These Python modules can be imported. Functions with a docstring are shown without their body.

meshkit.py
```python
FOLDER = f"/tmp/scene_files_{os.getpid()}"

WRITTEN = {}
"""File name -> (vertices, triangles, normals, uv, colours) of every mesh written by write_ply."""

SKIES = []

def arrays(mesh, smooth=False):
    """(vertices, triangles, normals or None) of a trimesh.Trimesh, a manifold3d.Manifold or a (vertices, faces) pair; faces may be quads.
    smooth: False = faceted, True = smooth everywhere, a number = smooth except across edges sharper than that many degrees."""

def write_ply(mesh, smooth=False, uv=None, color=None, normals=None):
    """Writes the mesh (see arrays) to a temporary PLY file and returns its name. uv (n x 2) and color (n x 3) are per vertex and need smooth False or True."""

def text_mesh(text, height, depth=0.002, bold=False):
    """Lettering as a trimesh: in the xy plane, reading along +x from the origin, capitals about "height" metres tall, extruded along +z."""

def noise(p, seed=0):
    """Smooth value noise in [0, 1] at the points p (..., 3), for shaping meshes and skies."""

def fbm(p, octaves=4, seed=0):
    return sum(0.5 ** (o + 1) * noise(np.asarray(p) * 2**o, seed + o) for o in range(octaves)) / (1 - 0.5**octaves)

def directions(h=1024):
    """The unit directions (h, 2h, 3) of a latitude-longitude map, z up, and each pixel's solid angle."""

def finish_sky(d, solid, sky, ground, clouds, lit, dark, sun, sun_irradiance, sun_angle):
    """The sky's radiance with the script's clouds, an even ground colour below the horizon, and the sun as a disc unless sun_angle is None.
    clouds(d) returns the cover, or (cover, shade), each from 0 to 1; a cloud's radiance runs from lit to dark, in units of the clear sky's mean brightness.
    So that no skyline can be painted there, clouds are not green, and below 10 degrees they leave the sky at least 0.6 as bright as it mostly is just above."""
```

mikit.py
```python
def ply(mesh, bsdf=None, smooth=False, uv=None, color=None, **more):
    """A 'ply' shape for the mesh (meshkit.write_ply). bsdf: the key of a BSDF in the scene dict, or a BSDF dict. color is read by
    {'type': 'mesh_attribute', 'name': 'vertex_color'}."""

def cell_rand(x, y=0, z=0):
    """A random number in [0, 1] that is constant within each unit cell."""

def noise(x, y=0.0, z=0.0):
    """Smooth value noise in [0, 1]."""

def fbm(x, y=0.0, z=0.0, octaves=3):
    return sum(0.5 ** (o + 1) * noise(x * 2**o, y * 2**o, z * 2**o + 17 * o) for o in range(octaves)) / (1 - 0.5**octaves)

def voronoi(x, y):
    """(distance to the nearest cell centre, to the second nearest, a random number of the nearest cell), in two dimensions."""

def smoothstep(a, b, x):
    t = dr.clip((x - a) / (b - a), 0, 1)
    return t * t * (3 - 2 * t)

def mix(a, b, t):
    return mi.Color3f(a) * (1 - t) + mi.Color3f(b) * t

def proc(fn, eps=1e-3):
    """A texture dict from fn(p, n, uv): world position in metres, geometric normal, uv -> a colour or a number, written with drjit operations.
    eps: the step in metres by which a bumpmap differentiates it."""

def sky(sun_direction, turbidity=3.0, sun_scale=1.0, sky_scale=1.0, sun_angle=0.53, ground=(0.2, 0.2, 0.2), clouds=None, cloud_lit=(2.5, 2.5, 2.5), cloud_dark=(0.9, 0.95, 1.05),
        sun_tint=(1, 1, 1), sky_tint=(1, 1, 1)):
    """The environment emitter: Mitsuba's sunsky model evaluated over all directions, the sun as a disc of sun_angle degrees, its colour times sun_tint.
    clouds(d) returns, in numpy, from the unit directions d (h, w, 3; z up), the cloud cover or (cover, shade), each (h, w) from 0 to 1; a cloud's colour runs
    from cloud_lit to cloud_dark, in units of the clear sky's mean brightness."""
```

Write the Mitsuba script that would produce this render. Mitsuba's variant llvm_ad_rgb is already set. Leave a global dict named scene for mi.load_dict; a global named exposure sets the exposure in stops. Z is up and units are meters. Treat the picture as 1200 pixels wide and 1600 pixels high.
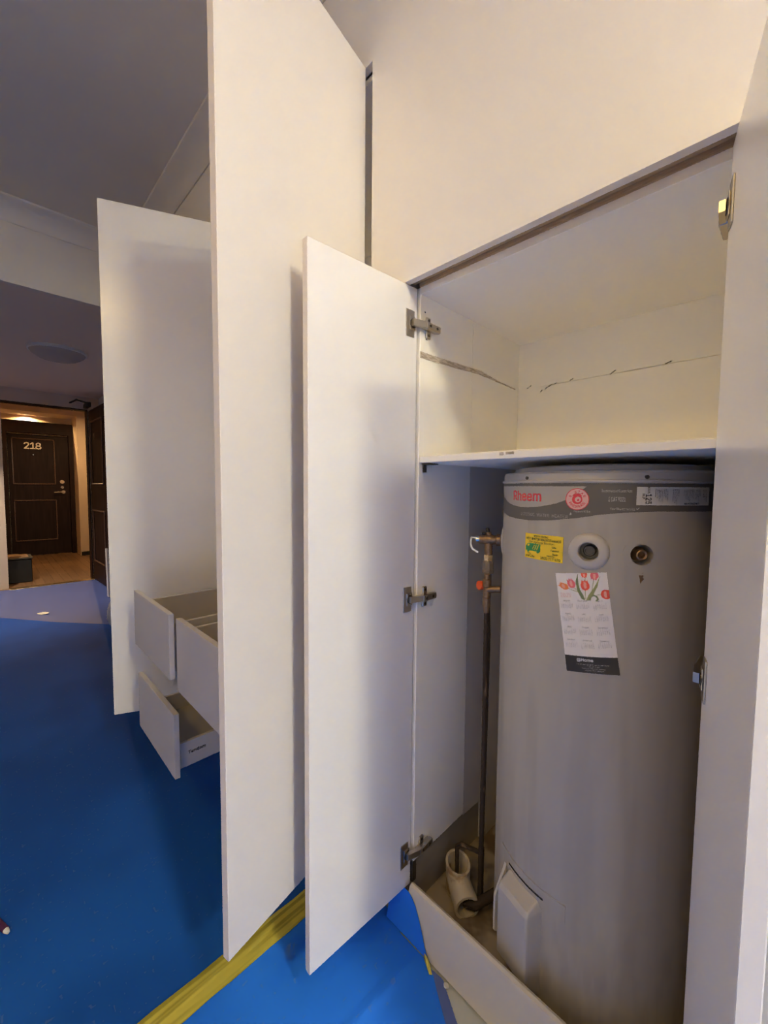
import math, random
import numpy as np
import trimesh
import manifold3d as m3
import shapely.geometry as sg
from shapely import affinity
import drjit as dr
import mitsuba as mi
import mikit, meshkit

T = mi.ScalarTransform4f
random.seed(7)
rng = np.random.default_rng(7)
scene, labels = {'type': 'scene'}, {}

# ---------------------------------------------------------------- camera, exposure
exposure = -0.06
CAM = np.array([0.0, -0.7617, 1.2])
FWD = np.array([-0.7111, 0.7005, -0.0607])
UP = np.array([-0.0490, 0.0373, 0.9981])
scene['camera'] = {'type': 'perspective', 'fov': 86.8711, 'fov_axis': 'x', 'near_clip': 0.02, 'far_clip': 60.0,
                   'to_world': T().look_at(origin=CAM.tolist(), target=(CAM + FWD).tolist(), up=UP.tolist())}
# light of the place and of added lamps (used by the lamp builders below)
# ceiling lamps of the hall, the last an added fill lamp: x, y, radiance
LAMPS = [(0.55, -0.55, (20, 14, 8)), (1.4, -0.65, (108, 110, 98)), (2.5, -0.80, (332, 288, 176)), (-0.2, -1.80, (60, 39, 11))]
LOBBY_SPOT = 12.0


# ---------------------------------------------------------------- materials
def rgb(c):
    return {'type': 'rgb', 'value': [float(x) for x in c]}


def mat(name, color, rough=0.5, spec=0.5, metal=0.0, bump=None, bump_scale=1.0, **kw):
    b = {'type': 'principled', 'base_color': color if isinstance(color, dict) else rgb(color), 'roughness': rough if isinstance(rough, dict) else float(rough),
         'specular': float(spec), 'metallic': float(metal), **kw}
    if bump is not None:
        b = {'type': 'bumpmap', 'arbitrary': bump, 'scale': float(bump_scale), 'bsdf': b}
    scene[name] = {'type': 'twosided', 'bsdf': b}
    return name


N, FBM, SS, MIX = mikit.noise, mikit.fbm, mikit.smoothstep, mikit.mix


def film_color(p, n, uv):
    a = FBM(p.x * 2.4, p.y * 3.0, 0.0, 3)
    c = MIX((0.007, 0.060, 0.30), (0.010, 0.082, 0.39), SS(0.3, 0.7, a)) * (1.0 + 1.5 * SS(-0.97, -0.90, p.x + 0.012 * (p.y + 0.02)))      # colour brightened right of the tape, for the stronger light there
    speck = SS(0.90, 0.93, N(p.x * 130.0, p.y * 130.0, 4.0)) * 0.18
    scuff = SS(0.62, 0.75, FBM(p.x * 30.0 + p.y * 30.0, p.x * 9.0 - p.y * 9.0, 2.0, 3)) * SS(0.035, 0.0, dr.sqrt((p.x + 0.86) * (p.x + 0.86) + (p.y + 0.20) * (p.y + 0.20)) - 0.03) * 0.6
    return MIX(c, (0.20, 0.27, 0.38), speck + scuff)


def film_bump(p, n, uv):
    return FBM(p.x * 5.0, p.y * 9.0, 0.0, 3) * 0.004


def tape_color(p, n, uv):
    w = SS(0.35, 0.65, FBM(p.x * 90.0, p.y * 5.0, 2.0, 2))
    return MIX((0.27, 0.23, 0.028), (0.50, 0.43, 0.07), w)


def tank_color(p, n, uv):
    d = FBM(p.x * 30.0, p.y * 30.0, p.z * 2.2, 3)
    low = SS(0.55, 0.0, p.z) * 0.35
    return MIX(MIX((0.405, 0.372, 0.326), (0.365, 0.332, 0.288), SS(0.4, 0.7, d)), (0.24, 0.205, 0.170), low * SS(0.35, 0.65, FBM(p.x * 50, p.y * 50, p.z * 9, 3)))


def masonry_color(p, n, uv):
    d = FBM(p.x * 9.0, p.y * 9.0, p.z * 12.0, 4)
    return MIX((0.17, 0.145, 0.115), (0.34, 0.30, 0.255), d)


def slab_color(p, n, uv):
    d = FBM(p.x * 14.0, p.y * 14.0, 3.0, 4)
    return MIX((0.14, 0.10, 0.065), (0.36, 0.30, 0.22), SS(0.35, 0.68, d))


def wood_floor(p, n, uv):
    row = dr.floor(p.y / 0.09)
    g = FBM(p.x * 3.0 + row * 7.3, p.y * 70.0, row, 3)
    t = mikit.cell_rand(row, dr.floor(p.x / 0.9 + row * 0.37), 2)
    gap = SS(0.06, 0.02, dr.abs(p.y / 0.09 - row))
    return MIX(MIX((0.13, 0.070, 0.034), (0.24, 0.135, 0.065), 0.55 * g + 0.45 * t), (0.06, 0.03, 0.015), gap)


def dark_wood(p, n, uv):
    g = FBM(p.x * 40.0, p.y * 40.0, p.z * 3.0, 3)
    return MIX((0.012, 0.0050, 0.0042), (0.028, 0.0125, 0.0095), g)


def chip_color(p, n, uv):
    g = FBM(p.x * 60.0, p.y * 400.0, p.z * 400.0, 3)
    return MIX((0.34, 0.22, 0.11), (0.55, 0.40, 0.24), g)


def scar_color(p, n, uv):
    g = FBM(p.x * 60.0, p.y * 90.0, p.z * 300.0, 3)
    return MIX((0.35, 0.29, 0.22), (0.62, 0.56, 0.47), SS(0.35, 0.65, g))


def pipe_color(p, n, uv):
    g = FBM(p.x * 60.0, p.y * 60.0, p.z * 22.0, 3)
    return MIX((0.030, 0.020, 0.015), (0.16, 0.11, 0.075), SS(0.62, 0.85, g))


def brass_color(p, n, uv):
    g = FBM(p.x * 150.0, p.y * 150.0, p.z * 150.0, 3)
    return MIX((0.12, 0.070, 0.040), (0.34, 0.22, 0.13), g)


def pvc_color(p, n, uv):
    g = FBM(p.x * 35.0, p.y * 35.0, p.z * 35.0, 3)
    return MIX((0.62, 0.55, 0.43), (0.36, 0.25, 0.15), SS(0.48, 0.70, g))


mat('beige_melamine', (0.77, 0.722, 0.66), 0.42, 0.45)
mat('white_melamine', (0.85, 0.825, 0.795), 0.25, 0.5)
mat('edge_band', (0.66, 0.59, 0.54), 0.45, 0.4)
mat('inner_white', (0.93, 0.90, 0.81), 0.45, 0.4)
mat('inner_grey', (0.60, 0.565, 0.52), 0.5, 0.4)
mat('cream_edge', (0.92, 0.83, 0.67), 0.5, 0.4)
mat('chipboard', mikit.proc(chip_color), 0.9, 0.1)
mat('scar', mikit.proc(scar_color), 0.8, 0.2)
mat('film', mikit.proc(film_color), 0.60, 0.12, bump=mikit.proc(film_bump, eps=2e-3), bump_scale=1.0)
mat('film_plain', (0.012, 0.070, 0.265), 0.45, 0.3)
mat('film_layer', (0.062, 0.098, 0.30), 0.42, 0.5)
mat('yellow_tape', mikit.proc(tape_color), 0.5, 0.4)
mat('white_paint', (0.74, 0.715, 0.68), 0.75, 0.25)
mat('lobby_paint', (0.74, 0.58, 0.44), 0.85, 0.2)
mat('ceiling_paint', (0.68, 0.61, 0.50), 0.85, 0.2)
mat('wall_paint', (0.62, 0.59, 0.55), 0.8, 0.2)
mat('corridor_paint', (0.72, 0.58, 0.42), 0.7, 0.3)
mat('tank_enamel', mikit.proc(tank_color), 0.38, 0.5)
mat('tank_cap', (0.47, 0.43, 0.385), 0.35, 0.5)
mat('band_grey', (0.105, 0.095, 0.086), 0.4, 0.45)
mat('band_light', (0.38, 0.345, 0.31), 0.4, 0.45)
mat('ring_grey', (0.50, 0.46, 0.42), 0.35, 0.5)
mat('plastic_cover', (0.46, 0.43, 0.40), 0.4, 0.45)
mat('print_red', (0.62, 0.045, 0.06), 0.5, 0.4)
mat('print_pink', (0.72, 0.42, 0.38), 0.5, 0.4)
mat('print_pale', (0.44, 0.43, 0.41), 0.5, 0.3)
mat('print_black', (0.02, 0.018, 0.016), 0.5, 0.3)
mat('print_grey', (0.30, 0.28, 0.27), 0.6, 0.3)
mat('paper_white', (0.82, 0.77, 0.73), 0.55, 0.3)
mat('paper_black', (0.03, 0.026, 0.022), 0.5, 0.4)
mat('label_silver', (0.62, 0.60, 0.56), 0.45, 0.5)
mat('sticker_yellow', (0.86, 0.60, 0.03), 0.45, 0.4)
mat('print_green', (0.02, 0.20, 0.07), 0.5, 0.4)
mat('tulip_red', (0.78, 0.11, 0.07), 0.55, 0.3)
mat('tulip_pink', (0.75, 0.16, 0.19), 0.55, 0.3)
mat('tulip_orange', (0.85, 0.26, 0.09), 0.55, 0.3)
mat('tulip_light', (0.86, 0.42, 0.34), 0.55, 0.3)
mat('leaf_green', (0.30, 0.32, 0.13), 0.6, 0.3)
mat('leaf_dark', (0.17, 0.21, 0.10), 0.6, 0.3)
mat('nickel', (0.50, 0.46, 0.41), 0.28, 0.5, 1.0)
mat('nickel_dark', (0.10, 0.09, 0.08), 0.4, 0.5, 1.0)
mat('chrome', (0.78, 0.75, 0.70), 0.18, 0.5, 1.0)
mat('brass', mikit.proc(brass_color), 0.38, 0.5, 0.75)
mat('gold', (0.95, 0.72, 0.40), 0.22, 0.5, 1.0)
mat('pale_gold', (0.90, 0.78, 0.60), 0.35, 0.6, 0.25)
mat('pipe_dark', mikit.proc(pipe_color), 0.7, 0.25)
mat('fitting_grey', (0.15, 0.115, 0.085), 0.5, 0.5)
mat('black_plastic', (0.012, 0.011, 0.010), 0.5, 0.4)
mat('orange_plastic', (0.85, 0.11, 0.02), 0.45, 0.5)
mat('pvc', mikit.proc(pvc_color), 0.5, 0.4)
mat('masonry', mikit.proc(masonry_color), 0.9, 0.2)
mat('slab', mikit.proc(slab_color), 0.85, 0.2)
mat('floor_tile', (0.46, 0.48, 0.44), 0.5, 0.4)
mat('shaded_side', (0.20, 0.165, 0.13), 0.85, 0.15)  # unseen side panel darkened to keep bounce light off the tank
mat('kick', (0.54, 0.50, 0.44), 0.5, 0.35)
mat('wood', mikit.proc(wood_floor), 0.35, 0.5)
mat('dark_wood', mikit.proc(dark_wood), 0.5, 0.2)
mat('moulding_glint', (0.10, 0.055, 0.035), 0.25, 0.7)  # dark wood lightened so the moulding highlights sit in the colour
mat('cardboard', (0.30, 0.19, 0.11), 0.85, 0.1)
mat('white_plastic', (0.70, 0.68, 0.66), 0.4, 0.4)
mat('dome_glass', (0.46, 0.39, 0.34), 0.6, 0.3)
mat('pen_purple', (0.055, 0.012, 0.06), 0.4, 0.5)
mat('drawer_white', (0.58, 0.545, 0.52), 0.4, 0.45)
mat('drawer_inner', (0.40, 0.37, 0.33), 0.5, 0.4)


# ---------------------------------------------------------------- mesh helpers
def rbox(x0, x1, y0, y1, z0, z1, c=0.0012):
    """box with chamfered edges"""
    x0, x1 = min(x0, x1), max(x0, x1); y0, y1 = min(y0, y1), max(y0, y1); z0, z1 = min(z0, z1), max(z0, z1)
    c = min(c, 0.45 * min(x1 - x0, y1 - y0, z1 - z0))
    if c <= 0:
        b = trimesh.creation.box(extents=(x1 - x0, y1 - y0, z1 - z0)); b.apply_translation(((x0 + x1) / 2, (y0 + y1) / 2, (z0 + z1) / 2)); return b
    P = []
    for x, sx in ((x0, 1), (x1, -1)):
        for y, sy in ((y0, 1), (y1, -1)):
            for z, sz in ((z0, 1), (z1, -1)):
                P += [(x + sx * c, y + sy * c, z), (x + sx * c, y, z + sz * c), (x, y + sy * c, z + sz * c)]
    return trimesh.convex.convex_hull(np.array(P))


def cyl(p0, p1, r, seg=24, r1=None):
    p0, p1 = np.asarray(p0, float), np.asarray(p1, float)
    L = np.linalg.norm(p1 - p0)
    m = m3.Manifold.cylinder(L, r, r if r1 is None else r1, seg).to_mesh()
    t = trimesh.Trimesh(m.vert_properties[:, :3], m.tri_verts, process=False)
    t.apply_transform(trimesh.geometry.align_vectors([0, 0, 1], (p1 - p0) / L))
    t.apply_translation(p0)
    return t


def lathe(profile, center=(0, 0, 0), axis=(0, 0, 1), seg=48):
    t = trimesh.creation.revolve(np.array(profile, float), sections=seg)
    t.apply_transform(trimesh.geometry.align_vectors([0, 0, 1], np.asarray(axis, float) / np.linalg.norm(axis)))
    t.apply_translation(center)
    t.fix_normals()
    return t


def tube(path, r, seg=14):
    """swept round bar through points (spheres at the bends)"""
    ms = []
    for a, b in zip(path[:-1], path[1:]):
        ms.append(cyl(a, b, r, seg))
    for q in path[1:-1]:
        s = trimesh.creation.icosphere(subdivisions=2, radius=r); s.apply_translation(q); ms.append(s)
    return cat(*ms)


def cat(*ms):
    return trimesh.util.concatenate([m for m in ms if m is not None])


def frame(o, d):
    """local x = d (plan direction), local z = up, local y = z cross x"""
    d = np.array([d[0], d[1], 0.0]) / math.hypot(d[0], d[1])
    M = np.eye(4); M[:3, 0] = d; M[:3, 1] = (-d[1], d[0], 0); M[:3, 2] = (0, 0, 1); M[:3, 3] = o
    return M


def put(key, mesh, material, smooth=False, label=None, category=None, group=None, kind=None):
    base, i, k = key, 0, key
    while k in scene:
        i += 1; k = f'{base}_{i:03d}'
    scene[k] = mikit.ply(mesh, material, smooth=smooth)
    if label or category or group or kind:
        tag(k, label, category, group, kind)
    return k


def tag(k, label=None, category=None, group=None, kind=None):
    labels[k] = {a: b for a, b in (('label', label), ('category', category), ('group', group), ('kind', kind)) if b}


def ribbon(line, w):
    return sg.LineString(line).buffer(w / 2, cap_style='flat')


def extr(poly, depth):
    polys = getattr(poly, 'geoms', [poly])
    return cat(*[trimesh.creation.extrude_polygon(g, depth, engine='earcut') for g in polys if g.area > 0])


def text(s, h, bold=False, depth=0.0004, cx=0.0, cy=0.0, width=None, rot=0.0, left=False):
    m = meshkit.text_mesh(s, h, depth, bold)
    b = m.bounds
    m.apply_translation((-b[0][0] if left else -(b[0][0] + b[1][0]) / 2, -h / 2, 0))
    if width:
        m.apply_scale((width / (b[1][0] - b[0][0]), 1, 1))
    if rot:
        m.apply_transform(trimesh.transformations.rotation_matrix(rot, (0, 0, 1)))
    m.apply_translation((cx, cy, 0))
    return m


def bars(rows, depth=0.0003):
    return cat(*[rbox(x0, x1, y0, y1, 0, depth, 0) for x0, x1, y0, y1 in rows])


# ================================================================ THE SETTING
FILM_EDGE = -6.24
put('floor', rbox(-9.4, 4.05, -3.2, 0.7, -0.12, -0.002, 0), 'floor_tile', kind='structure', label='tiled floor under the blue protection film')
put('floor_corridor', rbox(-9.4, -6.2, -3.2, 2.6, -0.0019, 0.0, 0), 'wood', kind='structure', label='brown timber floor of the corridor beyond the entrance')

ZC, ZL = 2.72, 2.297          # ceilings of the hall and of the lobby
put('ceiling', rbox(-3.06, 4.05, -2.45, 0.7, ZC, ZC + 0.08, 0), 'ceiling_paint', kind='structure', label='painted hall ceiling')
put('ceiling_lobby', rbox(-6.3, -3.061, -2.45, 0.7, ZL, ZL + 0.5, 0), 'lobby_paint', kind='structure', label='lowered ceiling of the entrance lobby')
put('wall_bulkhead', rbox(-3.09, -3.06, -2.45, 0.0, ZL, ZC + 0.05, 0), 'wall_paint', kind='structure', label='bulkhead face between hall ceiling and lobby ceiling')
put('wall_back', rbox(-6.3, 4.05, -2.5, -2.45, 0, ZC + 0.08, 0), 'white_paint', kind='structure', label='hall wall opposite the cupboards')
put('wall_recess', rbox(-3.0, 4.05, 0.62, 0.7, 0, ZC, 0), 'masonry', kind='structure', label='masonry wall behind the built-in cupboards')
# end wall with the window behind the camera's right shoulder
WY0, WY1, WZ0, WZ1 = -2.15, -0.25, 0.75, 2.25
put('wall_right', cat(rbox(4.0, 4.05, -2.45, WY0, 0, ZC, 0), rbox(4.0, 4.05, WY1, 0.62, 0, ZC, 0), rbox(4.0, 4.05, WY0, WY1, 0, WZ0, 0), rbox(4.0, 4.05, WY0, WY1, WZ1, ZC, 0)),
    'white_paint', kind='structure', label='hall end wall with the window')
put('window_1', cat(*[rbox(3.97, 4.02, WY0 + a * (WY1 - WY0) / 2 - 0.025, WY0 + a * (WY1 - WY0) / 2 + 0.025, WZ0, WZ1) for a in (0, 1, 2)],
    *[rbox(3.97, 4.02, WY0, WY1, z - 0.025, z + 0.025) for z in (WZ0, WZ1)]), 'white_plastic', kind='structure', label='white framed hall window')
w = mikit.ply(rbox(4.03, 4.04, WY0, WY1, WZ0, WZ1, 0), 'white_paint')
scene['window_1__unlit_pane'] = w  # plain white painted pane, gives no light
# wall left of the wardrobe, flush with the fixed panels
put('wall_facade', rbox(-3.06, -1.79, 0.0, 0.6, 0, ZC, 0), 'ceiling_paint', kind='structure', label='plain wall left of the wardrobe')
put('wall_facade_right', cat(rbox(0.0, 0.62, 0.03, 0.6, 0, ZC, 0), rbox(0.62, 4.0, 0.0, 0.6, 0, ZC, 0)), 'wall_paint', kind='structure', label='plain wall right of the utility cupboard')
put('wall_lobby', rbox(-6.3, -3.06, 0.32, 0.62, 0, ZC, 0), 'wall_paint', kind='structure', label='lobby wall behind the open entrance door')
# entrance wall with the doorway
EY0, EY1, EZ = -0.60, 0.20, 2.143
put('wall_entrance', cat(rbox(-6.42, -6.3, -2.45, EY0, 0, ZL + 0.02, 0), rbox(-6.42, -6.3, EY1, 0.62, 0, ZL + 0.02, 0), rbox(-6.42, -6.3, EY0, EY1, EZ, ZL + 0.02, 0)),
    'lobby_paint', kind='structure', label='entrance wall with the doorway to the corridor')
put('trim_1', rbox(-6.43, -6.29, EY0, EY1, EZ - 0.012, EZ, 0.001), 'dark_wood', kind='structure', label='dark head of the entrance doorway')
put('trim_5', cat(rbox(-6.43, -6.29, EY1 - 0.012, EY1, 0, EZ - 0.012, 0.001)), 'dark_wood', kind='structure', label='dark hinge jamb of the entrance doorway')
put('trim_2', rbox(-6.29, -6.20, EY0, EY1, 0.0, 0.006, 0.002), 'gold', kind='structure', label='brass threshold strip at the entrance')
# cornices
prof = sg.Polygon([(0, 0), (0, -0.104), (0.006, -0.106), (0.010, -0.098), (0.016, -0.070), (0.030, -0.042), (0.052, -0.022), (0.078, -0.014), (0.086, -0.010), (0.088, 0)])
c = trimesh.creation.extrude_polygon(prof, 2.43, engine='earcut')      # profile x -> out of the wall, y -> z
M = np.array([[1, 0, 0, -3.06], [0, 0, 1, -2.44], [0, 1, 0, ZC], [0, 0, 0, 1.0]]); c.apply_transform(M)
put('trim_3', c, 'wall_paint', 30, kind='structure', label='plaster cornice along the bulkhead')
c = trimesh.creation.extrude_polygon(prof, 3.9, engine='earcut')
M = np.array([[0, 0, 1, -3.055], [-1, 0, 0, 0.0], [0, 1, 0, ZC], [0, 0, 0, 1.0]]); c.apply_transform(M)
put('trim_4', c, 'ceiling_paint', 30, kind='structure', label='plaster cornice above the wardrobe')

# ---- corridor beyond
put('wall_corridor', cat(rbox(-8.62, -8.5, 0.375, 2.6, 0, 2.6, 0), rbox(-8.62, -8.5, -3.2, -0.62, 0, 2.6, 0), rbox(-8.62, -8.5, -0.62, 0.375, 2.345, 2.6, 0)), 'corridor_paint', kind='structure', label='beige corridor wall around the door recess')
put('wall_recess_corridor', cat(rbox(-9.05, -8.62, 0.375, 0.46, 0, 2.4, 0), rbox(-9.05, -8.62, -0.70, -0.62, 0, 2.4, 0), rbox(-9.05, -8.5, -0.62, 0.375, 2.345, 2.42, 0), rbox(-9.1, -9.03, -0.7, 0.46, 0, 2.4, 0)),
    'corridor_paint', kind='structure', label='beige reveal of the corridor door recess')
put('ceiling_corridor', rbox(-8.62, -6.42, -3.2, 2.6, 2.55, 2.6, 0), 'corridor_paint', kind='structure', label='corridor ceiling')
put('wall_corridor_end', cat(rbox(-9.1, -6.3, 2.6, 2.66, 0, 2.6, 0), rbox(-9.1, -6.3, -3.26, -3.2, 0, 2.6, 0)), 'corridor_paint', kind='structure', label='ends of the corridor')
put('baseboard_corridor', rbox(-8.5, -8.482, 0.385, 2.6, 0, 0.065, 0.002), 'black_plastic', kind='structure', label='black baseboard of the corridor wall')


def panel_door(key, M, w, h, t, pieces, molds, material='dark_wood'):
    """dark door leaf: slab + raised moulding frames as parts; local x across, y out of the face, z up"""
    b = rbox(0, w, -t, 0, 0.008, h); b.apply_transform(M)
    k = put(key, b, material, kind='structure')
    for (x0, x1, z0, z1) in molds:
        for a in (rbox(x0, x1, 0, 0.018, z0, z0 + 0.022, 0.008), rbox(x0, x1, 0, 0.018, z1 - 0.022, z1, 0.008), rbox(x0, x0 + 0.018, 0, 0.012, z0 + 0.018, z1 - 0.018, 0.005), rbox(x1 - 0.018, x1, 0, 0.012, z0 + 0.018, z1 - 0.018, 0.005)):
            a.apply_transform(M); put(k + '__moulding', a, 'moulding_glint')
    return k


# door 218 across the corridor: leaf from y=-.46 to .29 in the plane x=-9
M218 = np.array([[0, 1, 0, -9.0], [1, 0, 0, -0.47], [0, 0, 1, 0], [0, 0, 0, 1.0]]); M218[0, 0] = 0
Mx = np.eye(4); Mx[:3, 0] = (0, 1, 0); Mx[:3, 1] = (1, 0, 0); Mx[:3, 2] = (0, 0, 1); Mx[:3, 3] = (-9.0, -0.47, 0.0)
d1 = panel_door('door_1', Mx, 0.79, 2.03, 0.03, None, [(0.045, 0.60, 1.20, 1.97), (0.045, 0.60, 0.25, 0.945)])
tag(d1, 'dark timber corridor door numbered 218', None, None, 'structure')
fr = cat(rbox(-9.0, -8.90, -0.62, -0.48, 0, 2.24), rbox(-9.0, -8.90, 0.31, 0.374, 0, 2.24), rbox(-9.0, -8.90, -0.62, 0.374, 2.05, 2.24))
put('door_1__frame', fr, 'dark_wood')
for i, ch in enumerate('218'):
    m = meshkit.text_mesh(ch, 0.105, 0.008, True); b = m.bounds; m.apply_translation((-(b[0][0] + b[1][0]) / 2 + 0.235 + (0, 0.078, 0.150)[i], 1.795, 0))
    m.apply_transform(np.array([[0, 0, 1, -8.998], [1, 0, 0, -0.47], [0, 1, 0, 0], [0, 0, 0, 1.0]])); put('door_1__number', m, 'pale_gold', label='polished brass numeral')
put('door_1__peephole', cyl((-9.0, -0.154, 1.70), (-8.99, -0.154, 1.70), 0.009), 'chrome')
put('door_1__lock', cat(cyl((-9.0, 0.212, 1.25), (-8.975, 0.212, 1.25), 0.032), cyl((-8.975, 0.212, 1.25), (-8.968, 0.212, 1.25), 0.018)), 'chrome', 30, label='round chrome deadlock')
put('door_1__latch', cyl((-9.0, 0.212, 1.155), (-8.985, 0.212, 1.155), 0.022), 'nickel', 30)
put('door_1__handle', cat(cyl((-9.0, 0.225, 1.075), (-8.98, 0.225, 1.075), 0.027), cyl((-8.98, 0.225, 1.075), (-8.945, 0.225, 1.075), 0.010), tube([(-8.945, 0.235, 1.075), (-8.945, 0.16, 1.078), (-8.945, 0.095, 1.068)], 0.010)), 'chrome', 30, label='chrome lever handle')

# entrance door standing open into the lobby
Mo = np.eye(4); Mo[:3, 0] = (1, 0, 0); Mo[:3, 1] = (0, -1, 0); Mo[:3, 2] = (0, 0, 1); Mo[:3, 3] = (-6.26, 0.20, 0.0)
Mo = Mo @ trimesh.transformations.rotation_matrix(math.radians(-2), (0, 0, 1))
d2 = panel_door('door_2', Mo, 0.80, 2.12, 0.04, None, [(0.12, 0.68, 1.20, 1.98), (0.12, 0.68, 0.25, 0.90)])
tag(d2, 'dark timber entrance door standing open into the lobby', None, None, 'structure')
put('door_2__closer', cat(tube([(-6.285, 0.02, 2.20), (-6.20, 0.08, 2.235), (-6.00, 0.165, 2.175)], 0.010), rbox(-6.12, -5.90, 0.13, 0.175, 2.125, 2.175)), 'black_plastic', label='black door closer arm')
m = text('218', 0.07, True, 0.003, 0.40, 1.80); m.apply_transform(Mo @ np.array([[1, 0, 0, 0], [0, 0, 1, 0.001], [0, 1, 0, 0], [0, 0, 0, 1.0]]))
put('door_2__plate', rbox(-5.90, -5.84, 0.185, 0.19, 1.74, 1.81), 'nickel_dark')

# ---------------------------------------------------------------- lamps
def oyster(key, x, y, z, r, radiance=None, label='', drop=0.085):
    prof = [(0.0, -drop), (r * 0.35, -drop * 0.97), (r * 0.65, -drop * 0.80), (r * 0.86, -drop * 0.50), (r * 0.95, -0.020), (r * 0.95, -0.012), (0, -0.012)]
    g = lathe(prof, (x, y, z), seg=64)
    d = mikit.ply(g, 'dome_glass', smooth=40)
    if radiance is not None:
        d['emitter'] = {'type': 'area', 'radiance': rgb(radiance)}
    scene[key + '__diffuser'] = d
    put(key + '__rim', lathe([(0, 0), (r, 0), (r, -0.018), (r * 0.95, -0.022), (r * 0.94, -0.011), (0, -0.011)], (x, y, z), seg=64), 'white_plastic', 40)
    tag(key, label, 'ceiling light')


oyster('ceiling_light', -4.30, -0.29, ZL, 0.195, None, 'unlit round dome ceiling light in the entrance lobby', 0.085)
LAMP_LABEL = ['dim warm round ceiling light close to the utility cupboard', 'cool round ceiling light right of the camera', 'bright warm round ceiling light nearer the window', 'added unseen ceiling light behind the camera, warm fill']
for i, (lx, ly, rad) in enumerate(LAMPS):
    oyster(f'ceiling_light_{i + 1:03d}', lx, ly, ZC, 0.17, rad, LAMP_LABEL[i])


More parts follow.
